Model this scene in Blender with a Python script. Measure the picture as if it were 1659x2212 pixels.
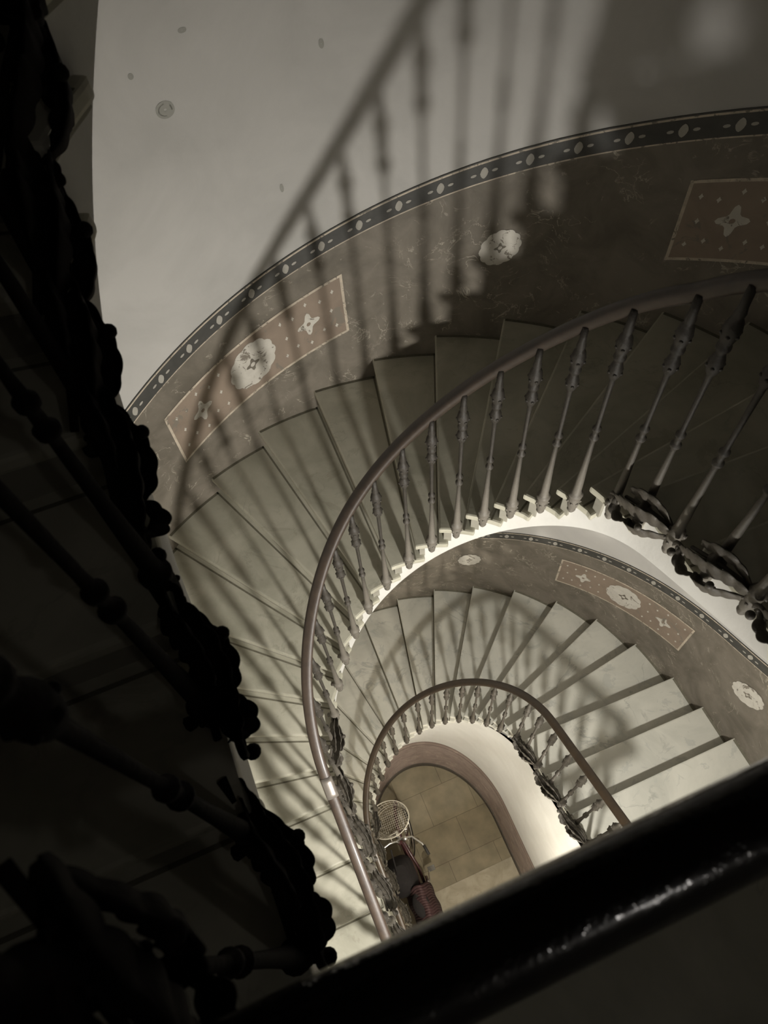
import bpy, bmesh, math, random
from mathutils import Vector, Matrix
random.seed(7)
D_ = bpy.data
C = bpy.context.scene.collection
for o in list(D_.objects): D_.objects.remove(o)
scn = bpy.context.scene

# ------------------------------------------------------------------ camera
H = .165                                   # rise of one step
ZC = 60.2 * H                              # camera height above the ground floor
def Z(d): return ZC - d * H                # "d" steps below the camera -> world height
Wx = Vector((0.9243417366896314, 0.35105885558014766, -0.1494992766950844))
Wy = Vector((-0.37716046528222685, 0.7812563796042219, -0.4973815967200616))
Wz = Vector((-0.05781295046691989, 0.5161357856673578, 0.854553400035275))
R3 = Matrix((Wx, Wy, Wz))                  # camera -> world rotation
cam_d = D_.cameras.new('camera')
cam = D_.objects.new('camera', cam_d); C.objects.link(cam)
cam.matrix_world = Matrix.Translation((0, 0, ZC)) @ R3.to_4x4()
cam_d.sensor_fit = 'HORIZONTAL'; cam_d.sensor_width = 36
cam_d.lens = 1533.6 / 1659 * 36
cam_d.clip_start = .02; cam_d.clip_end = 60
cam_d.dof.use_dof = True; cam_d.dof.focus_distance = 4.6; cam_d.dof.aperture_fstop = 9
scn.camera = cam

# ------------------------------------------------------------------ light, world, exposure
w = D_.worlds.new('world'); scn.world = w; w.use_nodes = True
w.node_tree.nodes['Background'].inputs[0].default_value = (.02, .019, .017, 1)
w.node_tree.nodes['Background'].inputs[1].default_value = .2
LAMPS = [  # x, y, z, watts, bulb radius, colour
    (.46, -.80, Z(18.25), 270, .062, (1, .96, .90)),
    (.46, -1.0, Z(40.0), 120, .045, (1, .93, .82)),  # unseen lamp, put in to light the well floor and lower wall
    (.60, -1.0, Z(-5), 2.2, .03, (1, .95, .90)),  # unseen lamp, added for glints on the near rail and its dim treads
]
scn.view_settings.view_transform = 'Standard'; scn.view_settings.look = 'None'
scn.view_settings.gamma = 1; scn.view_settings.use_curve_mapping = False
scn.view_settings.exposure = .45

# ------------------------------------------------------------------ helpers
def tag(o, label=None, cat=None, group=None, kind=None):
    if label: o['label'] = label
    if cat: o['category'] = cat
    if group: o['group'] = group
    if kind: o['kind'] = kind
    return o
def empty(name, loc, label=None, cat=None, group=None):
    o = D_.objects.new(name, None); C.objects.link(o); o.location = loc
    o.empty_display_size = .1
    return tag(o, label, cat, group)
def link(name, me, parent=None):
    o = D_.objects.new(name, me); C.objects.link(o)
    if parent is not None:
        o.parent = parent

        o.matrix_parent_inverse = Matrix.Translation(-Vector(parent.location)) if parent.type == 'EMPTY' else Matrix()
    return o
class MB:
    def __init__(s): s.v = []; s.f = []; s.m = []; s.uv = {}
    def quadstrip(s, A, B, mi=0, close=False):
        n = len(A); i0 = len(s.v); s.v += [tuple(p) for p in A] + [tuple(p) for p in B]
        for i in range(n - (0 if close else 1)):
            j = (i + 1) % n
            s.f.append((i0 + i, i0 + j, i0 + n + j, i0 + n + i)); s.m.append(mi)
    def poly(s, P, mi=0):
        i0 = len(s.v); s.v += [tuple(p) for p in P]; s.f.append(tuple(range(i0, i0 + len(P)))); s.m.append(mi)
    def prism(s, P, z0, z1, mi=0):          # P plan polygon (ccw), z0 may be a list
        n = len(P); z0 = z0 if isinstance(z0, list) else [z0] * n
        i0 = len(s.v)
        s.v += [(p[0], p[1], z0[i]) for i, p in enumerate(P)] + [(p[0], p[1], z1) for p in P]
        s.f.append(tuple(range(i0 + n - 1, i0 - 1, -1))); s.f.append(tuple(range(i0 + n, i0 + 2 * n)))
        s.m += [mi, mi]
        for i in range(n):
            j = (i + 1) % n; s.f.append((i0 + i, i0 + j, i0 + n + j, i0 + n + i)); s.m.append(mi)
    def box(s, c, d, M=None, mi=0):
        i0 = len(s.v); M = M or Matrix()
        for a in (-1, 1):
            for b in (-1, 1):
                for e in (-1, 1):
                    s.v.append(tuple(M @ Vector((c[0] + a * d[0] / 2, c[1] + b * d[1] / 2, c[2] + e * d[2] / 2))))
        for q in ((0, 1, 3, 2), (4, 6, 7, 5), (0, 4, 5, 1), (2, 3, 7, 6), (0, 2, 6, 4), (1, 5, 7, 3)):
            s.f.append(tuple(i0 + k for k in q)); s.m.append(mi)
    def lathe(s, prof, o=(0, 0, 0), n=14, mi=0, M=None, lobes=0, la=0.):
        i0 = len(s.v); M = M or Matrix()
        for r, z in prof:
            for k in range(n):
                a = 2 * math.pi * k / n; rr = r * (1 + la * math.cos(lobes * a))
                s.v.append(tuple(M @ Vector((o[0] + rr * math.cos(a), o[1] + rr * math.sin(a), o[2] + z))))
        for j in range(len(prof) - 1):
            for k in range(n):
                l = (k + 1) % n
                s.f.append((i0 + j * n + k, i0 + j * n + l, i0 + (j + 1) * n + l, i0 + (j + 1) * n + k)); s.m.append(mi)
        s.f.append(tuple(i0 + k for k in range(n - 1, -1, -1))); s.m.append(mi)
        e = i0 + (len(prof) - 1) * n; s.f.append(tuple(e + k for k in range(n))); s.m.append(mi)
    def tube(s, P, r, n=8, mi=0, close=False, sec=None):
        P = [Vector(p) for p in P]; m = len(P); i0 = len(s.v)
        for i, p in enumerate(P):
            if close: t = P[(i + 1) % m] - P[i - 1]
            else: t = P[min(i + 1, m - 1)] - P[max(i - 1, 0)]
            t.normalize()
            up = Vector((0, 0, 1)) if abs(t.z) < .97 else Vector((0, 1, 0))
            a = t.cross(up).normalized(); b = a.cross(t).normalized()
            rr = r[i] if isinstance(r, (list, tuple)) else r
            if sec:
                for (u, v) in sec: s.v.append(tuple(p + a * u + b * v))
            else:
                for k in range(n):
                    g = 2 * math.pi * k / n; s.v.append(tuple(p + a * (rr * math.cos(g)) + b * (rr * math.sin(g))))
        n = len(sec) if sec else n
        for i in range(m if close else m - 1):
            j = (i + 1) % m
            for k in range(n):
                l = (k + 1) % n
                s.f.append((i0 + i * n + k, i0 + i * n + l, i0 + j * n + l, i0 + j * n + k)); s.m.append(mi)
        if not close:
            s.f.append(tuple(i0 + k for k in range(n - 1, -1, -1))); s.m.append(mi)
            e = i0 + (m - 1) * n; s.f.append(tuple(e + k for k in range(n))); s.m.append(mi)
    def ball(s, c, r, mi=0, n=10):
        prof = [(r * math.sin(math.pi * (k + .02) / (n + .04)), -r * math.cos(math.pi * (k + .02) / (n + .04))) for k in range(n + 1)]
        s.lathe(prof, c, 12, mi)
    def mesh(s, name, mats, smooth=False, bevel=0, fix=True):
        me = D_.meshes.new(name); me.from_pydata(s.v, [], s.f); me.update()
        for m in (mats if isinstance(mats, (list, tuple)) else [mats]): me.materials.append(m)
        me.polygons.foreach_set('material_index', s.m)
        bm = bmesh.new(); bm.from_mesh(me)
        if fix: bmesh.ops.recalc_face_normals(bm, faces=bm.faces)
        if bevel:
            es = [e for e in bm.edges if len(e.link_faces) == 2 and e.calc_face_angle(0) > .6]
            bmesh.ops.bevel(bm, geom=es, offset=bevel, segments=2, affect='EDGES', profile=.6)
        bm.to_mesh(me); bm.free()
        if smooth: me.polygons.foreach_set('use_smooth', [True] * len(me.polygons))
        return me
    def build(s, name, mats, parent=None, **k): return link(name, s.mesh(name, mats, **k), parent)

# ------------------------------------------------------------------ materials
def mat(name, base, rough=.7, var=.0, vcol=None, scale=4, metal=0, bump=0, bscale=30, coat=0, veins=None, spots=None):
    m = D_.materials.new(name); m.use_nodes = True; nt = m.node_tree; N = nt.nodes; L = nt.links
    b = N['Principled BSDF']; b.inputs['Roughness'].default_value = rough; b.inputs['Metallic'].default_value = metal
    b.inputs['Coat Weight'].default_value = coat; b.inputs['Coat Roughness'].default_value = .15
    tc = N.new('ShaderNodeTexCoord')
    def noise(sc, det=6, dist=0., rg=.6):
        n = N.new('ShaderNodeTexNoise'); n.inputs['Scale'].default_value = sc; n.inputs['Detail'].default_value = det
        n.inputs['Distortion'].default_value = dist; n.inputs['Roughness'].default_value = rg
        L.new(tc.outputs['Object'], n.inputs['Vector']); return n
    def ramp(src, p0, p1, c0=(0, 0, 0, 1), c1=(1, 1, 1, 1)):
        r = N.new('ShaderNodeValToRGB'); r.color_ramp.elements[0].position = p0; r.color_ramp.elements[1].position = p1
        r.color_ramp.elements[0].color = c0; r.color_ramp.elements[1].color = c1; L.new(src, r.inputs[0]); return r
    def mixc(f, a, bb):
        x = N.new('ShaderNodeMix'); x.data_type = 'RGBA'
        if isinstance(f, float): x.inputs[0].default_value = f
        else: L.new(f, x.inputs[0])
        for i, q in ((6, a), (7, bb)):
            if isinstance(q, tuple): x.inputs[i].default_value = (*q, 1)
            else: L.new(q, x.inputs[i])
        return x.outputs[2]
    col = base
    if vcol:
        r = ramp(noise(scale, 8, .6).outputs[0], .38, .66)
        mul = N.new('ShaderNodeMath'); mul.operation = 'MULTIPLY'; mul.inputs[1].default_value = var
        L.new(r.outputs[0], mul.inputs[0]); col = mixc(mul.outputs[0], base, vcol)
    if veins:                                  # (colour, scale, width, amount)
        n = noise(veins[1], 5, 1.2); 
        s1 = N.new('ShaderNodeMath'); s1.operation = 'SUBTRACT'; s1.inputs[1].default_value = .5; L.new(n.outputs[0], s1.inputs[0])
        s2 = N.new('ShaderNodeMath'); s2.operation = 'ABSOLUTE'; L.new(s1.outputs[0], s2.inputs[0])
        r = ramp(s2.outputs[0], 0, veins[2], (1, 1, 1, 1), (0, 0, 0, 1))
        r2 = ramp(noise(veins[1] * .6 + 1.7, 3).outputs[0], .5, .62)
        mm = N.new('ShaderNodeMath'); mm.operation = 'MULTIPLY'; L.new(r.outputs[0], mm.inputs[0]); L.new(r2.outputs[0], mm.inputs[1])
        m2 = N.new('ShaderNodeMath'); m2.operation = 'MULTIPLY'; m2.inputs[1].default_value = veins[3]; L.new(mm.outputs[0], m2.inputs[0])
        col = mixc(m2.outputs[0], col, veins[0])
    if spots:                                  # (colour, scale, threshold, amount)
        r = ramp(noise(spots[1], 7, .8, .7).outputs[0], spots[2], spots[2] + .03)
        m2 = N.new('ShaderNodeMath'); m2.operation = 'MULTIPLY'; m2.inputs[1].default_value = spots[3]; L.new(r.outputs[0], m2.inputs[0])
        col = mixc(m2.outputs[0], col, spots[0])
    if isinstance(col, tuple): b.inputs['Base Color'].default_value = (*col, 1)
    else: L.new(col, b.inputs['Base Color'])
    if bump:
        bp = N.new('ShaderNodeBump'); bp.inputs['Strength'].default_value = bump; bp.inputs['Distance'].default_value = .01
        L.new(noise(bscale, 5).outputs[0], bp.inputs['Height']); L.new(bp.outputs[0], b.inputs['Normal'])
    return m
M = {}
M['plaster'] = mat('wall_plaster', (.53, .515, .485), .85, .7, (.42, .41, .385), 1.6, bump=.15, bscale=9, spots=((.24, .24, .21), 3.1, .70, .55))
M['string'] = mat('white_limewash', (.62, .61, .57), .8, .5, (.52, .51, .47), 3.5, bump=.2, bscale=25, spots=((.35, .34, .30), 7, .70, .5))
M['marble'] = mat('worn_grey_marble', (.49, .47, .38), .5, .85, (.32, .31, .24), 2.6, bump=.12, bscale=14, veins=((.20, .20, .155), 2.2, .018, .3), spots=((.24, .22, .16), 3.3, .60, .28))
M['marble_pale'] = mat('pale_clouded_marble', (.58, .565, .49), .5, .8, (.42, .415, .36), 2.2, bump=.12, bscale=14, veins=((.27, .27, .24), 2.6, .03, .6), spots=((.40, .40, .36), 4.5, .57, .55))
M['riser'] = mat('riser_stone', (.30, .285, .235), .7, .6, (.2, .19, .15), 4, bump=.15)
DADO = (.205, .180, .143)
M['dado'] = mat('painted_dado', DADO, .6, .9, (.115, .100, .076), 3.6, bump=.3, bscale=16, veins=((.44, .40, .32), 5.5, .014, 1.), spots=((.33, .30, .245), 11, .64, .7))
M['border'] = mat('dado_border_charcoal', (.050, .049, .043), .6, .5, (.08, .077, .068), 12)
M['line'] = mat('dado_cream_line', (.60, .52, .41), .7, .6, (.30, .26, .20), 16, spots=(DADO, 22, .56, 1))
M['paint'] = mat('dado_cream_paint', (.60, .57, .50), .7, .5, (.46, .43, .37), 14, spots=(DADO, 13, .572, 1))
M['paint_dot'] = mat('dado_cream_dot', (.42, .40, .35), .7, .5, (.30, .28, .24), 14)
M['rust'] = mat('dado_panel_ochre', (.285, .222, .168), .65, .8, (.215, .168, .126), 4, spots=(DADO, 6.5, .60, .9))
M['pink'] = mat('well_dado_pink', (.33, .26, .225), .6, .9, (.21, .16, .14), 7, bump=.3, bscale=9, veins=((.50, .41, .34), 5, .03, .8))
M['pinkdark'] = mat('well_dado_rim', (.17, .125, .105), .6, .5, (.12, .09, .075), 9)
M['dark_brown'] = mat('dull_dark_brown', (.075, .062, .048), .7, .5, (.05, .04, .03), 8)
M['wood'] = mat('dark_varnished_wood', (.048, .032, .021), .50, .7, (.025, .016, .011), 16, coat=.08, bump=.08, bscale=60)
M['woodlow'] = mat('brown_varnished_wood', (.034, .021, .010), .45, .7, (.020, .012, .006), 16, coat=.1)
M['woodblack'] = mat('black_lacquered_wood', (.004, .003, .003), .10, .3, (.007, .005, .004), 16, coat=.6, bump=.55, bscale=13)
M['iron'] = mat('aged_cast_iron', (.10, .088, .070), .55, .7, (.05, .044, .035), 18, metal=.15, bump=.3, bscale=70)
def paler_below(m, z0, z1, c):
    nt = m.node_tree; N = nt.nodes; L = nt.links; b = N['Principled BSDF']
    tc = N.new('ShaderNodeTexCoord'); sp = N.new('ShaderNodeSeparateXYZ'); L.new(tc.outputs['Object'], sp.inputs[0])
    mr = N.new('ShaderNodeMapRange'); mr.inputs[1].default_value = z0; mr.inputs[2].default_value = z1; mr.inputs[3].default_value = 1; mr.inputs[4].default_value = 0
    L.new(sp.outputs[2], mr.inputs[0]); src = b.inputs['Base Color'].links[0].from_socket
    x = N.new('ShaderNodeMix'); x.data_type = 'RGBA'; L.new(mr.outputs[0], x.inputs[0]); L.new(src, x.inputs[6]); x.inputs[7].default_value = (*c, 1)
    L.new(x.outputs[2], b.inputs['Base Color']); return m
M['iron_bal'] = paler_below(mat('cast_iron_pale_below', (.042, .036, .028), .6, .7, (.026, .022, .017), 18, metal=.1, bump=.3, bscale=70), .25, .60, (.155, .14, .115))  # base colour turns paler towards the foot
M['iron_low'] = mat('cast_iron_dark', (.075, .065, .05), .6, .6, (.045, .038, .03), 18, bump=.2)
M['grime_shade'] = mat('grime_and_shade_in_joint', (.13, .12, .085), .9, .6, (.20, .185, .14), 25)
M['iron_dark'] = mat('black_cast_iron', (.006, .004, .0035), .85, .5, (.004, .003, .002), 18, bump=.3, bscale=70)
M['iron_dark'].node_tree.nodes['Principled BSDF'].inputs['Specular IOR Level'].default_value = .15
M['metalband'] = mat('dull_steel_band', (.30, .27, .24), .35, metal=.7)
M['chrome'] = mat('worn_chrome', (.62, .60, .56), .25, metal=.9)
M['wire'] = mat('pale_wire', (.62, .58, .48), .45, metal=.2)
M['maroon'] = mat('maroon_enamel', (.060, .018, .020), .35, .5, (.035, .011, .012), 12, coat=.4)
M['rubber'] = mat('black_rubber', (.02, .018, .016), .7)
M['black'] = mat('black_fabric', (.008, .006, .006), .9, .5, (.014, .010, .009), 14, bump=.3, bscale=40)
M['brass'] = mat('aged_brass', (.30, .20, .08), .4, metal=.8)
M['cord'] = mat('cream_cord', (.50, .42, .38), .7)
def floor_mat():
    m = D_.materials.new('ochre_stone_tiles'); m.use_nodes = True; nt = m.node_tree; N = nt.nodes; L = nt.links
    b = N['Principled BSDF']; b.inputs['Roughness'].default_value = .6
    tc = N.new('ShaderNodeTexCoord'); br = N.new('ShaderNodeTexBrick')
    mp = N.new('ShaderNodeMapping'); mp.inputs['Location'].default_value = (.08, .18, 0); L.new(tc.outputs['Object'], mp.inputs[0])
    L.new(mp.outputs[0], br.inputs['Vector'])
    br.inputs['Scale'].default_value = 1; br.inputs['Brick Width'].default_value = .62; br.inputs['Row Height'].default_value = .44
    br.inputs['Mortar Size'].default_value = .004; br.inputs['Mortar Smooth'].default_value = .6
    br.inputs['Color1'].default_value = (.23, .20, .135, 1); br.inputs['Color2'].default_value = (.205, .175, .115, 1)
    br.inputs['Mortar'].default_value = (.10, .082, .05, 1)
    n = N.new('ShaderNodeTexNoise'); n.inputs['Scale'].default_value = 5; n.inputs['Detail'].default_value = 8; L.new(tc.outputs['Object'], n.inputs['Vector'])
    r = N.new('ShaderNodeValToRGB'); r.color_ramp.elements[0].position = .3; r.color_ramp.elements[1].position = .75
    r.color_ramp.elements[0].color = (.7, .68, .62, 1); r.color_ramp.elements[1].color = (1.15, 1.12, 1.05, 1); L.new(n.outputs[0], r.inputs[0])
    x = N.new('ShaderNodeMix'); x.data_type = 'RGBA'; x.blend_type = 'MULTIPLY'; x.inputs[0].default_value = 1
    L.new(br.outputs['Color'], x.inputs[6]); L.new(r.outputs[0], x.inputs[7]); L.new(x.outputs[2], b.inputs['Base Color'])
    return m
M['tiles'] = floor_mat()
M['palestone'] = mat('pale_stone_strip', (.36, .32, .235), .6, .8, (.25, .22, .15), 6, veins=((.15, .12, .07), 5, .02, .5))
M['stain'] = mat('floor_stain', (.085, .068, .035), .7, .7, (.15, .12, .07), 18)

# ------------------------------------------------------------------ plan curves (U shaped, open towards -y)
def ucurve(cx, cy, a, b, y0=-1.2, n=90):
    """from the right straight (y0) round the head to the left straight (y0)"""
    P = [(cx + a, y0 + (cy - y0) * i / 30) for i in range(30)]
    P += [(cx + a * math.cos(math.pi * i / n), cy + b * math.sin(math.pi * i / n)) for i in range(n + 1)]
    P += [(cx - a, cy + (y0 - cy) * i / 30) for i in range(1, 31)]
    return P
class Curve:
    def __init__(s, cx, cy, a, b):
        s.P = [Vector(p) for p in ucurve(cx, cy, a, b)]
        s.S = [0.]
        for i in range(1, len(s.P)): s.S.append(s.S[-1] + (s.P[i] - s.P[i - 1]).length)
        s.T = []
        for i in range(len(s.P)):
            t = s.P[min(i + 1, len(s.P) - 1)] - s.P[max(i - 1, 0)]; s.T.append(t.normalized())
    def at(s, q, off=0.):                    # off > 0 : towards the inside of the U
        q = max(0, min(s.S[-1] - 1e-6, q)); lo, hi = 0, len(s.S) - 1
        while hi - lo > 1:
            m = (lo + hi) // 2
            if s.S[m] <= q: lo = m
            else: hi = m
        f = (q - s.S[lo]) / (s.S[hi] - s.S[lo]); p = s.P[lo].lerp(s.P[hi], f); t = s.T[lo].lerp(s.T[hi], f).normalized()
        return Vector((p.x - t.y * off, p.y + t.x * off)), t
    def near(s, p):
        p = Vector(p); best = None
        for i in range(len(s.P) - 1):
            a = s.P[i]; d = s.P[i + 1] - a; f = max(0, min(1, (p - a).dot(d) / d.length_squared)); e = (p - a - d * f).length
            if best is None or e < best[0]: best = (e, s.S[i] + f * d.length)
        return best[1]
IN = Curve(.545, .885, .795, .90)            # face of the string towards the well
OUT = Curve(.507, .884, 2.237, 2.309)        # stair wall
EDGE = {-8: ((2.744, .02), (1.34, .02)), -7: ((2.744, .348), (1.34, .352)), -6: ((2.744, .665), (1.34, .69)), -5: ((2.74, .995), (1.32, 1.03)),
        -4: ((2.68, 1.42), (1.28, 1.22)), -3: ((2.55, 1.82), (1.22, 1.35)), -2: ((2.35, 2.19), (1.14, 1.475)), -1: ((2.075, 2.53), (1.05, 1.578)),
        0: ((1.74, 2.805), (.94, 1.665)), 1: ((1.375, 3.015), (.815, 1.73)), 2: ((.98, 3.14), (.686, 1.77)), 3: ((.56, 3.19), (.532, 1.785)),
        4: ((.12, 3.16), (.375, 1.765)), 5: ((-.29, 3.04), (.243, 1.717)), 6: ((-.695, 2.83), (.118, 1.644)), 7: ((-1.054, 2.537), (.016, 1.556)),
        8: ((-1.32, 2.21), (-.08, 1.44)), 9: ((-1.527, 1.846), (-.165, 1.292)), 10: ((-1.67, 1.416), (-.217, 1.142)), 11: ((-1.728, .972), (-.2475, .9556)),
        12: ((-1.73, .62), (-.25, .62)), 13: ((-1.73, .30), (-.25, .30)), 14: ((-1.73, -.03), (-.25, -.03)),
        15: ((-1.73, -.36), (-.25, -.36)), 16: ((-1.73, -.69), (-.25, -.69)), 17: ((-1.73, -1.02), (-.25, -1.02))}
SI = {k: IN.near(v[1]) for k, v in EDGE.items()}; SO = {k: OUT.near(v[0]) for k, v in EDGE.items()}
SI[-9] = SI[-8] - .32; SO[-9] = SO[-8] - .32
KS = sorted(SI)
def interp(q, X, Y):
    if q <= X[0]: return Y[0] + (q - X[0]) * (Y[1] - Y[0]) / (X[1] - X[0])
    for i in range(len(X) - 1):
        if q <= X[i + 1]: return Y[i] + (q - X[i]) * (Y[i + 1] - Y[i]) / (X[i + 1] - X[i])
    return Y[-1] + (q - X[-1]) * (Y[-1] - Y[-2]) / (X[-1] - X[-2])
def s_in(k): return interp(k, KS, [SI[i] for i in KS])
def s_out(k): return interp(k, KS, [SO[i] for i in KS])
def k_in(s): return interp(s, [SI[i] for i in KS], KS)
def k_out(s): return interp(s, [SO[i] for i in KS], KS)
def smooth(f, s, w=.22):                      # moving average of a function of arc length
    n = 9; tot = wt = 0
    for i in range(-n, n + 1):
        g = math.exp(-2 * (i / n) ** 2); tot += g * f(s + w * i / n * 1.5); wt += g
    return tot / wt
def ks_in(s): return smooth(k_in, s)
def ks_out(s): return smooth(k_out, s, .35)
def frange(a, b, st):
    n = max(1, int(math.ceil(abs(b - a) / st))); return [a + (b - a) * i / n for i in range(n + 1)]

# ------------------------------------------------------------------ structure: walls, floors
def wall_mesh():
    m = MB(); ss = frange(0, OUT.S[-1], .05)
    zz = [0, 2, 4, 6, 8, 10, 12.6]
    ring = [[(*OUT.at(s)[0], z) for s in ss] for z in zz]
    for a, b in zip(ring[:-1], ring[1:]): m.quadstrip(a, b)
    ring2 = [[(*OUT.at(s, -.3)[0], z) for s in ss] for z in (0, 12.6)]
    m.quadstrip(ring2[0], ring2[1])
    m.quadstrip(ring[-1], ring2[1])
    def mark(p, d, rx, rz, hole):            # old water rings and scuffs on the plaster
        s0 = OUT.near(p); n = 20; ring = []
        for f in (1, hole): ring.append([(*OUT.at(s0 + rx * f * math.cos(2 * math.pi * i / n), .0015)[0], Z(d) + rz * f * math.sin(2 * math.pi * i / n)) for i in range(n)])
        m.quadstrip(ring[0], ring[1], 1, close=True)
    mark((.19, 3.17), 9.9, .042, .036, .62); mark((.19, 3.17), 9.9, .032, .026, .2); mark((.9, 3.14), 9.3, .012, .02, .1); mark((.35, 3.19), 8.3, .018, .010, .1)
    mark((.62, 3.19), 13.0, .010, .022, .1); mark((.1, 3.15), 8.9, .012, .012, .1)
    return m
wl = wall_mesh().mesh('wall_stair', [M['plaster'], mat('plaster_stain', (.33, .325, .29), .85)], smooth=True, fix=False)
tag(link('wall_stair', wl), 'curved pale plaster wall of the stairwell', kind='structure')
XL, XR, YB = -1.73, 2.744, -1.19
m = MB(); m.box(((XL + XR) / 2, YB - .15, 6.3), (XR - XL + .9, .3, 12.6)); tag(m.build('wall_back', M['plaster']), kind='structure')
m = MB(); m.box(((XL + XR) / 2, 1.1, 12.75), (XR - XL + 1, 5.4, .3)); tag(m.build('ceiling', M['dark_brown']), kind='structure')
m = MB(); m.box(((XL + XR) / 2, 1.1, -.1), (XR - XL + 1, 5.4, .2)); fl = m.build('floor', M['tiles']); tag(fl, 'ochre stone tiled ground floor at the bottom of the well', kind='structure')
# landings between the flights
def landing(d, yl=-.035):
    m = MB(); y1 = EDGE[-8][1][1]
    m.prism([(XL, YB), (XR, YB), (XR, y1), (1.33, y1), (1.33, -.035), (-.25, -.035), (-.251, yl), (XL, yl)], Z(d) - .26, Z(d))
    m.prism([(-.25, -.16), (1.34, -.16), (1.34, -.036), (-.25, -.036)], Z(d) - (.53 if d < 20 else .3), Z(d) - .2)  # unseen edge beam, deepened at the upper landing to shade the string above
    o = m.build('landing_floor', M['marble'], bevel=.012); tag(o, kind='structure'); return o
landing(34.05); landing(11.0, -.34)

# well wall below the lowest flight
WELL = Curve(.50, .88, .80, 1.05)
m = MB(); ss = frange(.0, WELL.S[-1], .04)
def wellz(d): return Z(d)
P0 = [(*WELL.at(s)[0], 0) for s in ss]
ztop = []
for s in ss:
    p = WELL.at(s)[0]; k = ks_in(IN.near(p)); ztop.append(max(.12, Z(42.2 + k + 2.0)))
def lev(z, off=0):
    return [(*WELL.at(s, off)[0], min(z, zt)) for s, zt in zip(ss, ztop)]
rims = [0, .13, 1.14, 1.17, 1.30]
m.quadstrip(lev(0, .012), lev(.13, .012), 3); m.quadstrip(lev(.13, .012), lev(.13, 0), 3)  # dark band along the foot of the well wall
m.quadstrip(lev(.13, .0), lev(1.13, .0), 1); m.quadstrip(lev(1.13), lev(1.165), 2); m.quadstrip(lev(1.165), lev(1.27), 1); m.quadstrip(lev(1.27), lev(1.31), 2)
m.quadstrip(lev(1.31), [(p[0], p[1], zt) for p, zt in zip(P0, ztop)], 0)
tag(m.build('wall_well', [M['string'], M['pink'], M['pinkdark'], M['dark_brown']], smooth=False, fix=False), 'curved white well wall with a pinkish dado above the ground floor', kind='structure')
# pale strip of stone across the floor and worn stains
m = MB(); m.box((.5, .19, .004), (1.6, .52, .008)); tag(m.build('trim_3', M['palestone']), kind='structure')

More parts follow.
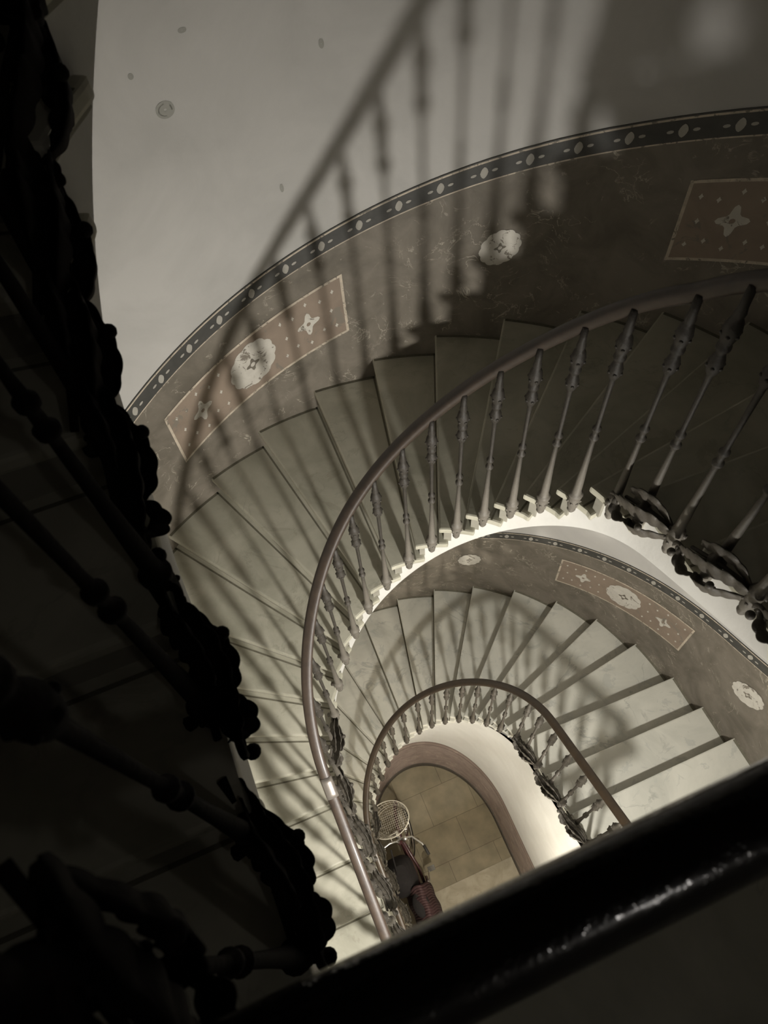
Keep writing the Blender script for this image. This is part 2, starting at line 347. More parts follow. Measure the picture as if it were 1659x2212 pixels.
# ------------------------------------------------------------------ painted dado
def dado(name, d0, hd, k0, k1, label):
    sa, sb = s_out(k0), s_out(k1); ss = frange(sa, sb, .045)
    def top(s): return d0 + ks_out(s) - hd
    def pt(s, v, off=.006): p = OUT.at(s, off)[0]; return (p.x, p.y, Z(top(s)) - v)
    m = MB()
    def band(v0, v1, mi, off=.006, a=sa, b=sb):
        q = frange(a, b, .045); m.quadstrip([pt(s, v1, off) for s in q], [pt(s, v0, off) for s in q], mi)
    m.quadstrip([pt(s, 0) for s in ss], [pt(s, 0, -.01) for s in ss], 1)
    band(0, .007, 1); band(.007, .017, 2); band(.017, .115, 1); band(.115, .122, 2); band(.122, hd * H + .26, 0)
    def blob(sc, vc, rs, rv, fn, mi, rings=4, n=28, off=.0085):
        c = pt(sc, vc, off); prev = None; i0 = len(m.v); m.v.append(c)
        slope = (top(sc + .1) - top(sc - .1)) * H / .2
        for j in range(1, rings + 1):
            for q in range(n):
                a = 2 * math.pi * q / n; r = fn(a) * j / rings
                du, dv = rs * r * math.cos(a), rv * r * math.sin(a)
                m.v.append(pt(sc + du, vc + dv, off))
        for q in range(n): m.f.append((i0, i0 + 1 + (q + 1) % n, i0 + 1 + q)); m.m.append(mi)
        for j in range(rings - 1):
            for q in range(n):
                a_, b_ = i0 + 1 + j * n + q, i0 + 1 + j * n + (q + 1) % n
                m.f.append((a_, b_, b_ + n, a_ + n)); m.m.append(mi)
    dia = lambda a: 1 / (abs(math.cos(a)) ** .8 + abs(math.sin(a)) ** .8) ** 1.25
    star = lambda a: .50 + .50 * abs(math.cos(2 * a)) ** 3.5
    flower = lambda a: .93 + .07 * abs(math.cos(6 * a))
    s = sa + .1
    while s < sb - .1:                       # lozenges and dots along the border
        blob(s, .066, .020, .031, lambda a: .85 + .15 * abs(math.cos(2 * a)), 5, 1, 12); blob(s - .052, .066, .015, .008, lambda a: 1, 5, 1, 8); blob(s + .052, .066, .015, .008, lambda a: 1, 5, 1, 8)
        s += .218
    def at_th(th):
        a = math.radians(th); return OUT.near((.507 + 2.237 * math.cos(a), .884 + 2.309 * math.sin(a)))
    def rosette(sc, v, r):
        blob(sc, v, r, r, flower, 3, 6, 48, .0095); blob(sc, v, r * .30, r * .30, star, 0, 2, 24, .0105); blob(sc, v, r * .1, r * .1, lambda a: 1, 3, 1, 8, .011)
    def panel(a, b, v0=.31, v1=.75, big=.165):
        q = frange(a, b, .045)
        m.quadstrip([pt(s, v1, .0075) for s in q], [pt(s, v0, .0075) for s in q], 4)
        lw = .016
        for va in (v0, v1 - lw): m.quadstrip([pt(s, va + lw, .0085) for s in q], [pt(s, va, .0085) for s in q], 2)
        for aa in (a, b - lw): m.quadstrip([pt(aa, v1, .0085), pt(aa + lw, v1, .0085)], [pt(aa, v0, .0085), pt(aa + lw, v0, .0085)], 2)
        c = (a + b) / 2; vc = (v0 + v1) / 2 - .005
        rosette(c, vc, big)
        for sg in (-1, 1):
            x = c + sg * (b - a) * .31
            blob(x, vc, .075, .085, star, 3, 3, 32)
            blob(x, vc, .014, .014, lambda a: 1, 4, 1, 8, .0095)
            for dx, dy in ((-.09, -.11), (.09, -.11), (-.09, .11), (.09, .11), (.15, 0), (-.15, 0), (.17, .13), (.17, -.13), (-.17, .13), (-.17, -.13), (0, .15), (0, -.15)):
                blob(x + dx, vc + dy, .011, .017, dia, 3, 1, 8, .0085)
    pn = [(at_th(5.5), at_th(36.5)), (at_th(81), at_th(113.5))]
    for a, b in pn: panel(a, b)
    pitch = pn[1][0] - pn[0][0]
    a, b = pn[1][0] + pitch, pn[1][1] + pitch
    panel(a, b)
    rosette((pn[0][1] + pn[1][0]) / 2 - .02, .55, .115); rosette(pn[0][0] - .58, .50, .13); rosette((pn[1][1] + a) / 2, .55, .115)
    o = m.build(name, [M['dado'], M['border'], M['line'], M['paint'], M['rust'], M['paint_dot']], fix=False)
    return tag(o, label, kind='structure')
dado('trim_1', 19.01, 6.6, -8.9, 14.2, 'painted dado with rosettes and panels along the upper flight')
dado('trim_2', 42.2, 7.1, -8.9, 14.2, 'painted dado with rosettes and panels along the lower flight')

# ------------------------------------------------------------------ flights of stairs
def edge_pt(k, f, back=0.):                  # f 0 at the string .. 1 at the wall
    a = IN.at(s_in(k))[0]; b = OUT.at(s_out(k))[0]; return a.lerp(b, f)
def step_plan(k, front=0., inner=.0, outer=-.012, kb=None, back=.0):
    """plan polygon of the step between edges k-1 (behind, above) and k (nosing)"""
    kb = k - 1 if kb is None else kb
    a1, b1 = s_in(k), s_out(k); a0, b0 = s_in(kb), s_out(kb)
    # front line shifted forward by "front", back line forward by "back"
    def line(sa, sb, sh):
        p = IN.at(sa, inner)[0]; q = OUT.at(sb, outer)[0]; d = (q - p).normalized(); n = Vector((d.y, -d.x))
        if n.dot(IN.at(sa)[1]) < 0: n = -n
        return p + n * sh, q + n * sh, sh
    p1, q1, _ = line(a1, b1, front); p0, q0, _ = line(a0, b0, back)
    n1 = frange(a0 + back, a1 + front, .03)[1:-1]; n2 = frange(b0 + back, b1 + front, .06)[1:-1]
    P = [p1] + [q1] + [OUT.at(s, outer)[0] for s in reversed(n2)] + [q0, p0] + [IN.at(s, inner)[0] for s in n1]
    return [(p.x, p.y) for p in P]
def flight(name, d0, k0, k1, label, zmin=None, slope_bottom=lambda k: 2.2, stone='marble'):
    t = empty(name, (.545, .9, Z(d0 + k1)), label, 'staircase')
    for k in range(k0, k1 + 1):
        z = Z(d0 + k); m = MB()
        P = step_plan(k, 0, .034, back=-.055)
        m.prism(P, z - .042, z)
        me = m.mesh('tread', M[stone], bevel=.011)
        g = MB()                              # dirt with painted shade below the step above, dark line along the wall
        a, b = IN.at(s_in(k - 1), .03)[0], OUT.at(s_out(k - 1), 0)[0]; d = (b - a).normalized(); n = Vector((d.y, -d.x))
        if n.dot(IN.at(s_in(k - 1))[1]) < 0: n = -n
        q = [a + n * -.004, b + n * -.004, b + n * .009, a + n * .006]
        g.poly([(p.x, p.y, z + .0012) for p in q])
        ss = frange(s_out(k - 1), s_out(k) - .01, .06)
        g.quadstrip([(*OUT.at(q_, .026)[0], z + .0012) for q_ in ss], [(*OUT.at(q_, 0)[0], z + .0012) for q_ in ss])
        gm = g.mesh('joint_grime_shade', M['grime_shade'])
        tr = link('tread', me, t); o = D_.objects.new('joint_grime_shade', gm); C.objects.link(o); o.parent = tr
        m = MB()
        m.prism(step_plan(k, -.014, .018, back=-.05), z - .060, z - .042)        # moulding under the nosing
        zb = Z(d0 + k + 1) if k < k1 else z - .2
        # riser under the nosing of tread k, standing on tread k + 1
        a, b = IN.at(s_in(k), .002)[0], OUT.at(s_out(k), -.012)[0]; d = (b - a).normalized(); n = Vector((d.y, -d.x))
        if n.dot(IN.at(s_in(k))[1]) < 0: n = -n
        f1 = -.030; f0 = -.075
        Q = [a + n * f1, b + n * f1, b + n * f0, a + n * f0]
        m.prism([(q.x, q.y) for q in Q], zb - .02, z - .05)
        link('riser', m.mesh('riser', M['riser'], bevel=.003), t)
    # string towards the well with its sloping soffit
    m = MB(); 
    segs = []
    for k in range(k0, k1 + 1):
        lo = s_in(k - 1) - .03; hi = s_in(k) - .03
        for a, b in zip(frange(lo, hi, .03)[:-1], frange(lo, hi, .03)[1:]): segs.append((a, b, Z(d0 + k) - .05))
    def zb(s):
        v = Z(d0 + ks_in(s) + slope_bottom(ks_in(s))); return v if zmin is None else max(v, zmin)
    for a, b, zt in segs:
        A, B = IN.at(a)[0], IN.at(b)[0]; m.poly([(*A, zb(a)), (*B, zb(b)), (*B, zt), (*A, zt)])
        A2, B2 = IN.at(a, -.05)[0], IN.at(b, -.05)[0]; m.poly([(*A, zt), (*B, zt), (*B2, zt), (*A2, zt)])
    sts = [s[0] for s in segs] + [segs[-1][1]]
    def soff(s, f):
        k = k_in(s); o = OUT.at(s_out(k), -.01)[0]; p = IN.at(s)[0].lerp(o, f)
        return (*p, (zb(s) if f < .02 else zb(s) * (1 - f) + f * (Z(d0 + k + slope_bottom(k)) if zmin is None else max(zmin, Z(d0 + k + slope_bottom(k))))))
    fr = [0, .1, .35, .7, 1]
    rows = [[soff(s, f) for s in sts] for f in fr]
    for a, b in zip(rows[:-1], rows[1:]): m.quadstrip(a, b)
    for s, k in ((sts[0], k0 - 1), (sts[-1], k1)):
        q = [soff(s, f) for f in fr]; zt = Z(d0 + k) - .05
        m.poly(q + [(q[-1][0], q[-1][1], zt), (q[0][0], q[0][1], zt)])
    link('string', m.mesh('string', M['string'], fix=True), t)
    return t
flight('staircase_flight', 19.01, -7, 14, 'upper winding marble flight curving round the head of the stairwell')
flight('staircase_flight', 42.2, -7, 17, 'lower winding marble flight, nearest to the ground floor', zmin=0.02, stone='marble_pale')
flight('staircase_flight', -5.0, 1, 15, 'dark marble flight at the left, nearest to the viewer', slope_bottom=lambda k: interp(k, [0, 9.5, 10.7, 12.2, 13, 16], [1.9, 1.92, 3.1, 3.1, 2.4, 2.2]))

# ------------------------------------------------------------------ balustrades
PROF = [(.004, 0), (.012, .008), (.019, .024), (.014, .034), (.022, .05), (.026, .085), (.027, .115), (.023, .128), (.030, .134), (.031, .146), (.023, .154),
        (.0185, .170), (.0165, .25), (.0125, .36), (.0095, .50), (.0095, .515), (.0175, .522), (.0185, .532), (.011, .540), (.010, .565), (.0165, .573), (.017, .583), (.010, .592),
        (.0085, .62), (.0095, .80), (.0105, .845), (.018, .858), (.024, .880), (.023, .900), (.015, .925), (.014, .935), (.021, .943), (.0215, .953), (.017, .962),
        (.023, .985), (.0265, 1.01), (.022, 1.035), (.014, 1.05), (.017, 1.065), (.013, 1.085), (.012, 1.15)]
BH = 1.15
def baluster_mesh(name, ma, dens=14):
    m = MB(); m.lathe([(r, z) for r, z in PROF], n=dens)
    for zc, r, n_ in ((.095, .026, 7), (1.0, .024, 6), (.885, .022, 6)):         # small cast leaves on the bulbs
        for q in range(n_):
            a = 2 * math.pi * q / n_; m.ball((r * math.cos(a), r * math.sin(a), zc), .0065, n=4)
    m.tube([(0, 0, .10), (0, -.025, .09), (0, -.048, .08)], [.011, .012, .015], 8)    # bracket into the string (local -y)
    return m.mesh(name, ma, smooth=True)
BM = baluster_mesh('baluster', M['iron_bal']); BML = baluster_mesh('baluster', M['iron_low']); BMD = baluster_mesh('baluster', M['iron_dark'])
def leaf_blade(m, P, W, up, n=22, ser=7, amp=.3, mi=0, th=.004, cup=.35):
    """serrated, cupped leaf along centre points P; W max half width; up = direction of the blade width"""
    P = [Vector(p) for p in P]; k = len(P); 
    def cp(t):
        x = t * (k - 1); i = min(int(x), k - 2); f = x - i
        p0 = P[max(i - 1, 0)]; p1 = P[i]; p2 = P[i + 1]; p3 = P[min(i + 2, k - 1)]
        return .5 * ((2 * p1) + (p2 - p0) * f + (2 * p0 - 5 * p1 + 4 * p2 - p3) * f * f + (3 * p1 - p0 - 3 * p2 + p3) * f ** 3)
    rows = []; N = n * 2
    for i in range(N + 1):
        t = i / N; c = cp(t); tg = (cp(min(1, t + .02)) - cp(max(0, t - .02))).normalized()
        u = (Vector(up) - tg * Vector(up).dot(tg)).normalized(); nn = tg.cross(u)
        w = W * (math.sin(math.pi * (.08 + .90 * t)) ** .7) * (1 - amp * .5 + amp * abs(math.sin(math.pi * ser * t)))
        row = []
        for q in (-1, -.55, 0, .55, 1): row.append(c + u * (w * q) + nn * (cup * w * (q * q - .3) - .25 * w * (1 if q == 0 else 0)))
        rows.append(row)
    for sgn in (0, 1):
        i0 = len(m.v)
        for i, row in enumerate(rows):
            tg = (cp(min(1, i / N + .02)) - cp(max(0, i / N - .02))).normalized(); u = (Vector(up) - tg * Vector(up).dot(tg)).normalized(); nn = tg.cross(u)
            for p in row: m.v.append(tuple(p + nn * (th * sgn)))
        for i in range(N):
            for q in range(4):
                f = (i0 + i * 5 + q, i0 + i * 5 + q + 1, i0 + (i + 1) * 5 + q + 1, i0 + (i + 1) * 5 + q); m.f.append(f if sgn else f[::-1]); m.m.append(mi)
    j0 = len(m.v) - 2 * 5 * (N + 1); j1 = len(m.v) - 5 * (N + 1)
    for i in range(N):
        for q in (0, 4):
            m.f.append((j0 + i * 5 + q, j0 + (i + 1) * 5 + q, j1 + (i + 1) * 5 + q, j1 + i * 5 + q)); m.m.append(mi)
def ornament_mesh(name, ma):
    """cast acanthus spray: local x runs down the slope, y into the well, z up"""
    m = MB()
    leaf_blade(m, [(-.02, .0, .02), (.06, .022, .03), (.14, .045, .0), (.22, .042, -.05), (.27, .03, -.10)], .055, (0, .62, .78), ser=8, amp=.34)
    leaf_blade(m, [(.0, .0, .0), (.05, .03, -.03), (.10, .055, -.07), (.15, .05, -.11), (.18, .02, -.13)], .036, (.3, .8, .5), ser=6, amp=.34)
    leaf_blade(m, [(.02, .0, .04), (.08, .01, .08), (.14, .03, .09), (.19, .04, .06), (.20, .03, .03)], .035, (0, .5, .86), ser=6, amp=.34)
    leaf_blade(m, [(.27, .02, -.09), (.25, .045, -.12), (.21, .05, -.135), (.18, .035, -.12)], .024, (.2, .9, .3), ser=4, amp=.3)
    # scroll and berry
    sp = [(.275 + .028 * (1 - t * .7) * math.cos(t * 8), .035, -.105 + .028 * (1 - t * .7) * math.sin(t * 8)) for t in [i / 16 for i in range(17)]]
    m.tube(sp, [.009 - .004 * i / 16 for i in range(17)], 6)
    m.ball((.29, .045, -.14), .016, n=6); m.ball((.10, .07, -.02), .014, n=6)
    m.tube([(-.03, -.02, .05), (.05, .0, .035), (.15, .01, .0), (.26, .0, -.09)], [.010, .009, .008, .008], 6)
    return m.mesh(name, ma, smooth=True)
OM = ornament_mesh('leaf_ornament', M['iron']); OMD = ornament_mesh('leaf_ornament', M['iron_dark'])
RAILSEC = []
def railsec(w, h):
    pts = []
    for a in range(0, 360, 24):
        c, s = math.cos(math.radians(a)), math.sin(math.radians(a))
        x = w / 2 * math.copysign(abs(c) ** .75, c); y = h / 2 * math.copysign(abs(s) ** .8, s)
        if y < 0: x *= .82
        pts.append((x, y))
    return pts
def balustrade(name, d0, k0, k1, label, bm, om, railmat, up=6.1, ends=None, bands=(), sec=(.062, .052), orn=None, OFF=.05, kl=None, rise=.36, straight_l=10.5, straight_r=-5, grp='balustrades of the stair'):
    t = empty(name, (.545, .9, Z(d0 + k1)), label, 'balustrade', None)
    ks = []
    for n in range(k0, k1 + 1):
        st = n < straight_r or n > straight_l
        ks += [n + .3, n + .78] if st else [n + .3]
    ks = [k for k in ks if k0 - .1 <= k <= k1 + .2]
    if kl: ks = kl
    for k in ks:
        s = s_in(k); p, tg = IN.at(s, OFF)
        o = link('baluster', bm, t); z = Z(d0 + ks_in(s) + 1.0)
        ang = math.atan2(tg.y, tg.x)          # local +x along the descent, local -y towards the string
        o.matrix_basis = Matrix.Translation((p.x, p.y, z)) @ Matrix.Rotation(ang, 4, 'Z')
        o.scale.z = ((up + 1.0 + max(0, -4.5 - ks_in(s)) * rise) * H - .004) / BH
    for k in (orn if orn is not None else [q for q in range(k0, k1 + 1) if (q < straight_r or q > straight_l)]):
        s = s_in(k + .3); p, tg = IN.at(s, OFF)
        o = link('leaf_ornament', om, t)
        z = Z(d0 + ks_in(s)) - .07 
        o.matrix_basis = Matrix.Translation((p.x, p.y, z)) @ Matrix.Rotation(math.atan2(tg.y, tg.x), 4, 'Z')
    pts = []
    for s in frange(s_in(k0), s_in(k1 + .05), .025):
        p = IN.at(s, .03)[0]; pts.append(Vector((p.x, p.y, Z(d0 + ks_in(s) - up - max(0, -4.5 - ks_in(s)) * rise))))
    if ends: pts = [Vector(e) for e in ends[0]] + pts + [Vector(e) for e in ends[1]]
    m = MB(); m.tube(pts, 0, sec=railsec(*sec)); link('handrail', m.mesh('handrail', railmat, smooth=True), t)
    m = MB(); m.tube([p - Vector((0, 0, sec[1] / 2 + .003)) for p in pts], 0, sec=[(-.013, -.004), (.013, -.004), (.013, .004), (-.013, .004)])
    link('rail_bar', m.mesh('rail_bar', om.materials[0]), t)
    for k in bands:
        q = [p for p in pts if abs(k_in(IN.near((p.x, p.y))) - k) < .17 and p in pts]
        if len(q) > 2:
            m = MB(); m.tube(q, 0, sec=railsec(sec[0] + .006, sec[1] + .006)); b = link('steel_sleeve', m.mesh('steel_sleeve', M['metalband'], smooth=True), t); b['label'] = 'dull metal repair sleeve on the handrail'
    return t
zr = lambda d, k, up=6.1: Z(d + k - up)
# upper turn: starts at the landing rail on the right, ends on the landing below at the left
balustrade('stair_balustrade', 19.01, -8, 14, 'brown handrail on iron balusters along the upper flight', BM, OM, M['wood'],
           ends=([(1.27, -.02, Z(3.6)), (1.295, 0, Z(3.7))], [(-.19, -.06, zr(19.01, 14.3)), (-.12, -.075, zr(19.01, 14.4))]), bands=(11.3,), orn=[-8, -7, -6, 8.1, 9.8, 11, 12, 13, 14])
balustrade('stair_balustrade', 42.2, -8, 17, 'thinner looking brown handrail on iron balusters along the lowest flight', BML, OM, M['woodlow'], rise=.05,
           orn=[-8, -7, -6, 8.1, 9.8, 11, 12, 13, 14, 15, 16],
           ends=([(1.10, -.05, Z(27.75)), (1.22, -.04, Z(27.78)), (1.29, .0, Z(27.82))], []))
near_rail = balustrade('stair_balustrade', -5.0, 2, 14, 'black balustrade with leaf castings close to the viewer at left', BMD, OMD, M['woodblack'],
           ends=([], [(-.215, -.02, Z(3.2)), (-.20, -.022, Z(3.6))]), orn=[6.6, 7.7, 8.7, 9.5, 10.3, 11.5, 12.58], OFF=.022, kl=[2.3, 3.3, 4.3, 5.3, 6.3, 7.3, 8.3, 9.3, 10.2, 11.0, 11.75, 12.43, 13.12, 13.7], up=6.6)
for (k_, d_, sc) in ((13.5, 3.2, .75),):
    p, tg = IN.at(s_in(k_), .03); o = link('leaf_ornament', OMD, near_rail)
    o.matrix_basis = Matrix.Translation((p.x, p.y, Z(d_))) @ Matrix.Rotation(math.atan2(tg.y, tg.x), 4, 'Z') @ Matrix.Rotation(math.radians(25), 4, 'Y') @ Matrix.Diagonal((sc, sc, sc, 1))
# landing balustrades
def landing_rail(d, dr, bm, railmat, sec, label, y=-.021, x0=-.20, x1=1.30):
    t = empty('landing_balustrade', (.545, y, Z(d)), label, 'balustrade')
    m = MB(); m.tube([(x0 + (x1 - x0) * i / 40, y, Z(dr)) for i in range(41)], 0, sec=railsec(*sec))
    link('handrail', m.mesh('handrail', railmat, smooth=True), t)
    x = x0 + .07
    while x < x1 - .04:
        o = link('baluster', bm, t); o.matrix_basis = Matrix.Translation((x, y, Z(d) - .12))
        o.scale.z = ((d - dr) * H + .12 - sec[1] * .4) / BH
        x += .165
    return t
landing_rail(11.0, 3.62, BMD, M['woodblack'], (.070, .060), 'black lacquered landing handrail across the lower right corner')
landing_rail(34.05, 27.75, BM, M['wood'], (.062, .052), 'iron balustrade edging the middle landing', y=-.06)

# ------------------------------------------------------------------ lamps
for i, (x, y, z, e, r, c) in enumerate(LAMPS):
    t = empty('pendant_lamp', (x, y, z), ['pendant bulb under the upper landing', 'unseen bulb put in under the middle landing to light the well floor', 'unseen dim bulb added over the topmost landing for glints on the near handrail'][i], 'lamp')
    zt = [Z(11) - .26, Z(34.05) - .26, 12.6][i]
    m = MB(); m.lathe([(.05, zt - .03 - z), (.05, zt - z)], (x, y, z)); m.tube([(x, y, z + .12), (x, y, zt - .02)], .004, 6); link('flex', m.mesh('flex', M['black']), t)
    m = MB(); m.lathe([(.016, r + .01), (.02, r + .02), (.022, .10), (.012, .125)], (x, y, z)); link('bulb_holder', m.mesh('bulb_holder', M['brass']), t)
    L = D_.lights.new('bulb', 'SPOT' if i == 0 else 'POINT'); L.energy = e
    if i == 0: L.spot_size = math.radians(180); L.spot_blend = .9
    L.shadow_soft_size = r; L.color = c
    o = D_.objects.new('bulb', L); C.objects.link(o); o.parent = t
    if i == 0:
        L2 = D_.lights.new('added_fill', 'POINT'); L2.energy = 32; L2.shadow_soft_size = .07; L2.color = c  # added fill light, softens the shadows of the main bulb
        o2 = D_.objects.new('added_fill', L2); C.objects.link(o2); o2.parent = t
        o.rotation_euler = Vector((-.05, .72, -.69)).to_track_quat('-Z', 'Y').to_euler()
        m = MB(); m.lathe([(.03, .10), (.05, .095), (.11, .04), (.115, .035), (.105, .038), (.045, .088), (.028, .094)], (x, y, z), 28); pass

# ------------------------------------------------------------------ bicycle at the foot of the well
def bicycle():
    t = empty('bicycle', (.23, .66, 0), 'maroon bicycle with pale wire basket leaning in the stairwell', 'bicycle')
    Mx = Matrix.Translation((.23, .66, 0)) @ Matrix.Rotation(math.radians(-2), 4, 'Z') @ Matrix.Rotation(math.radians(-13), 4, 'Y')
    # local frame: y forward, x right, z up
    def part(name, fn, ma, parent=t, smooth=True):
        m = MB(); fn(m); m.v = [tuple(Mx @ Vector(v)) for v in m.v]
        o = D_.objects.new(name, m.mesh(name, ma, smooth=smooth)); C.objects.link(o); o.parent = parent
        o.matrix_parent_inverse = Matrix.Translation(-Vector(t.location)) if parent is t else Matrix()
        return o
    rw = (0, -.52, .33); fw = (0, .55, .33)
    def ring(m, c, R, r, n=40, a0=0, a1=360, steer=0):
        P = [(c[0] + math.sin(steer) * R * math.cos(math.radians(a)), c[1] + math.cos(steer) * R * math.cos(math.radians(a)), c[2] + R * math.sin(math.radians(a))) for a in [a0 + (a1 - a0) * i / n for i in range(n + (0 if a1 - a0 == 360 else 1))]]
        m.tube(P, r, 8, close=(a1 - a0 == 360))
    for c, st in ((rw, 0), (fw, .12)):
        wh = part('wheel', lambda m: ring(m, c, .325, .019, steer=st), M['rubber'])
        def spokes(m):
            for i in range(18):
                a = math.pi * 2 * i / 18; m.tube([(0, c[1], c[2]), (math.sin(st) * .3 * math.cos(a), c[1] + .3 * math.cos(st) * math.cos(a), c[2] + .3 * math.sin(a))], .0022, 5)
            ring(m, c, .305, .010, steer=st); m.tube([(-.05, c[1], c[2]), (.05, c[1], c[2])], .018, 8)
        part('spokes', spokes, M['chrome'], wh)
        part('mudguard', lambda m: ring(m, c, .355, .022, 20, 20, 175, st), M['maroon'])
    bb = (0, -.08, .29); seat = (0, -.26, .78); hd = (0, .37, .86); hb = (0, .40, .66)
    def frame(m):
        m.tube([bb, (0, -.22, .70)], .017); m.tube([bb, (0, .12, .33), hb], .019); m.tube([(0, -.19, .60), (0, .1, .52), (0, .39, .74)], .015)
        m.tube([hd, hb], .021)
        for sx in (-1, 1):
            m.tube([(sx * .02, -.21, .66), (sx * .055, rw[1], .33)], .009); m.tube([(sx * .025, -.08, .29), (sx * .055, rw[1], .33)], .010)
            m.tube([(0, .405, .64), (sx * .05, .45, .56), (sx * .052, .55, .33)], .011)
    part('frame', frame, M['maroon'])
    part('saddle', lambda m: (m.lathe([(.02, -.03), (.09, -.02), (.105, .01), (.09, .035), (.03, .045)], (0, 0, 0), 16, M=Matrix.Translation((0, -.30, .83)) @ Matrix.Diagonal((.95, 1.35, 1, 1))), m.tube([(0, -.22, .84), (0, -.10, .845)], [.05, .022], 10)), M['black'])
    part('seat_post', lambda m: m.tube([(0, -.22, .68), (0, -.27, .81)], .012), M['chrome'])
    hbp = part('handlebar', lambda m: (m.tube([(-.30, .16, .98), (-.28, .25, 1.0), (-.20, .36, 1.02), (-.08, .39, 1.0), (0, .385, .97), (.08, .39, 1.0), (.20, .36, 1.02), (.28, .25, 1.0), (.30, .16, .98)], .0125), m.tube([(0, .37, .84), (0, .385, .98)], .014)), M['chrome'])
    part('grip', lambda m: m.tube([(-.305, .12, .975), (-.29, .23, 1.0)], .018), M['rubber'], hbp)
    part('grip', lambda m: m.tube([(.305, .12, .975), (.29, .23, 1.0)], .018), M['rubber'], hbp)
    part('bell', lambda m: m.lathe([(.03, 0), (.03, .012), (.02, .026), (.004, .032)], (.12, .37, 1.03)), M['chrome'], hbp)
    part('headlamp', lambda m: m.lathe([(.02, -.05), (.042, 0), (.045, .03), (.03, .04)], M=Matrix.Translation((0, .47, .86)) @ Matrix.Rotation(math.radians(-90), 4, 'X')), M['chrome'])
    def basket(m):
        for z, s in ((1.02, 1), (1.012, .985), (.94, .93), (.86, .86), (.80, .80)):
            m.tube([(  .255 * s * math.cos(a), .63 + .20 * s * math.sin(a), z) for a in [2 * math.pi * i / 36 for i in range(36)]], .0065 if z > 1.015 else .0024, 6, close=True)
        for i in range(30):
            a = 2 * math.pi * i / 30
            m.tube([(.255 * math.cos(a), .63 + .20 * math.sin(a), 1.02), (.188 * math.cos(a), .63 + .14 * math.sin(a), .80)], .0017, 5)
        for i in range(-7, 8):
            x = i * .0245; y = .14 * math.sqrt(max(0, 1 - (x / .188) ** 2)); m.tube([(x, .63 - y, .80), (x, .63 + y, .80)], .0019, 5)
        for i in range(-5, 6):
            y = i * .0245; x = .188 * math.sqrt(max(0, 1 - (y / .14) ** 2)); m.tube([(-x, .63 + y, .80), (x, .63 + y, .80)], .0019, 5)
        m.tube([(-.05, .40, .98), (-.05, .47, .99), (.05, .47, .99), (.05, .40, .98)], .005, 6)
    b = part('wire_basket', basket, M['wire']); b['label'] = 'oval pale wire basket'
    def rack(m):
        for sx in (-1, 1):
            m.tube([(sx * .05, -.24, .70), (sx * .06, -.40, .72), (sx * .06, -.82, .71)], .006, 6); m.tube([(sx * .06, -.70, .71), (sx * .055, -.53, .34)], .005, 6)
        for y in (-.4, -.5, -.6, -.7, -.82): m.tube([(-.06, y, .715), (.06, y, .715)], .005, 6)
    part('rear_rack', rack, M['maroon'])
    def cords(m):
        for sx in (-1, 1):
            for i in range(13):
                a = math.radians(25 + i * 12.5)
                m.tube([(sx * .058, -.52, .34), (sx * .03, -.52 + .35 * math.cos(a), .33 + .35 * math.sin(a))], .0024, 5)
    part('skirt_guard', cords, M['cord'])
    part('chain_guard', lambda m: m.box((.05, -.27, .31), (.012, .50, .11)), M['maroon'], smooth=False)
    def crank(m):
        m.tube([(.07, -.08, .29), (.08, .04, .19)], .008); m.tube([(-.07, -.08, .29), (-.08, -.2, .39)], .008)
        m.box((.12, .04, .19), (.09, .06, .02)); m.box((-.12, -.2, .39), (.09, .06, .02)); m.tube([(-.07, -.08, .29), (.07, -.08, .29)], .012)
    part('crank', crank, M['chrome'], smooth=False)
    return t
bicycle()
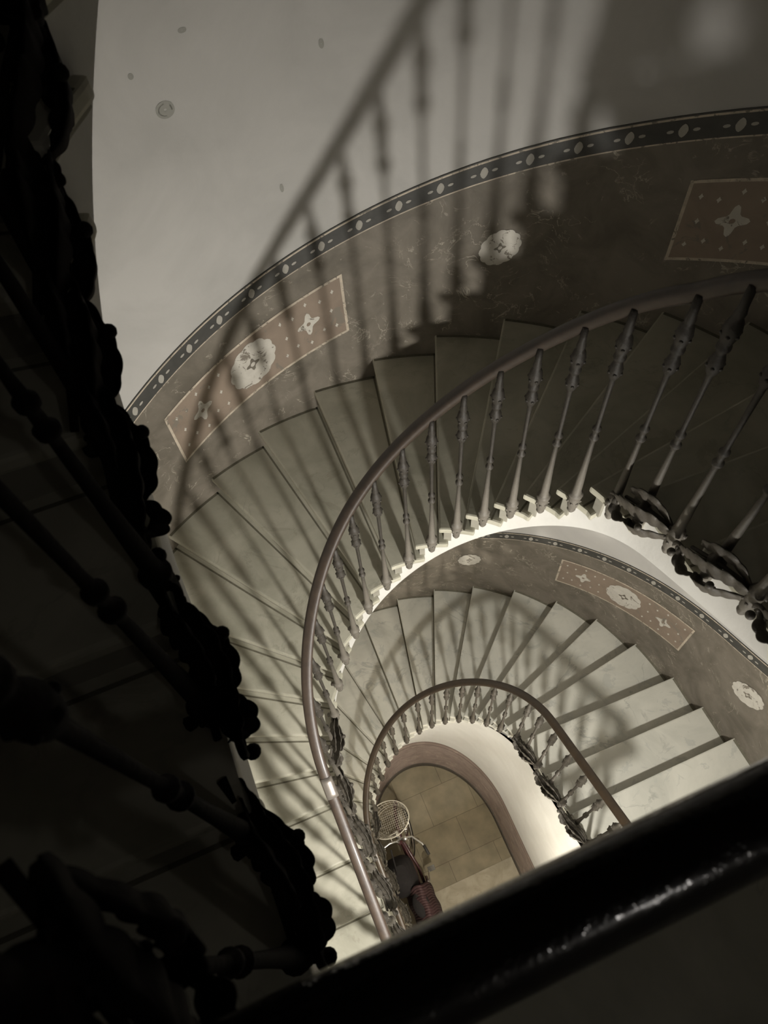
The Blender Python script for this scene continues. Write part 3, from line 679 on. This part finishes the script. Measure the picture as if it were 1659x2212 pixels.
# black bag hanging between bicycle and wall
m = MB(); 
Pb = []
for i in range(15):
    z = .42 + .5 * i / 14; f = math.sin(math.pi * (.12 + .80 * i / 14)) ** .6
    Pb.append([(-.06 + .17 * f * (1 + .05 * math.sin(3 * a + i)) * math.copysign(abs(math.cos(a)) ** .6, math.cos(a)), .72 + .22 * f * math.copysign(abs(math.sin(a)) ** .6, math.sin(a)), z) for a in [2 * math.pi * q / 24 for q in range(24)]])
for a, b in zip(Pb[:-1], Pb[1:]): m.quadstrip(a, b, close=True)
m.poly(Pb[0]); m.poly(Pb[-1])
bag = m.build('carrier_bag', M['black'], smooth=True); tag(bag, 'black bag hung from the bicycle handlebar, behind the wire basket', 'bag')
# maroon cape folded over the saddle
m = MB(); rows = []
for i in range(25):
    y = .55 - .66 * i / 24; row = []
    for j in range(17):
        u = (j - 8) / 8; h = .90 - .05 * (i / 24) - .42 * abs(u) ** 1.7 + .014 * math.sin(j * 1.5 + i * .12); x = .06 + .22 * u * (1 - .25 * abs(u)) + .03 * i / 24 + .006 * math.sin(i * .9)
        row.append((x, y + .008 * math.sin(j * 1.1), h))
    rows.append(row)
for a, b in zip(rows[:-1], rows[1:]): m.quadstrip(a, b)
cape = m.build('folded_cape', mat('maroon_cloth', (.034, .011, .012), .75, .6, (.07, .035, .033), 30, bump=.3, bscale=60), smooth=True)
md = cape.modifiers.new('s', 'SOLIDIFY'); md.thickness = .012
tag(cape, 'dark maroon pleated cloth draped over the bicycle saddle', 'cloth')
m = MB(); m.tube([(-.10, .72, .90), (-.09, .80, .99), (-.07, .98, 1.02), (-.08, .90, .93)], .009, 6)
s_ = m.mesh('strap', M['black']); o = D_.objects.new('strap', s_); C.objects.link(o); o.parent = bag
# stains on the floor
def patch(name, c, r, label):
    m = MB(); n = 22; m.poly([(c[0] + r * (1 + .15 * math.sin(3 * a + c[0] * 9)) * math.cos(a), c[1] + r * .8 * (1 + .12 * math.sin(5 * a)) * math.sin(a), .003) for a in [2 * math.pi * i / n for i in range(n)]])
    o = m.build(name, M['stain']); tag(o, kind='structure'); return o
patch('floor_stain', (.305, .885), .055, ''); patch('floor_stain', (.24, 1.08), .06, '')
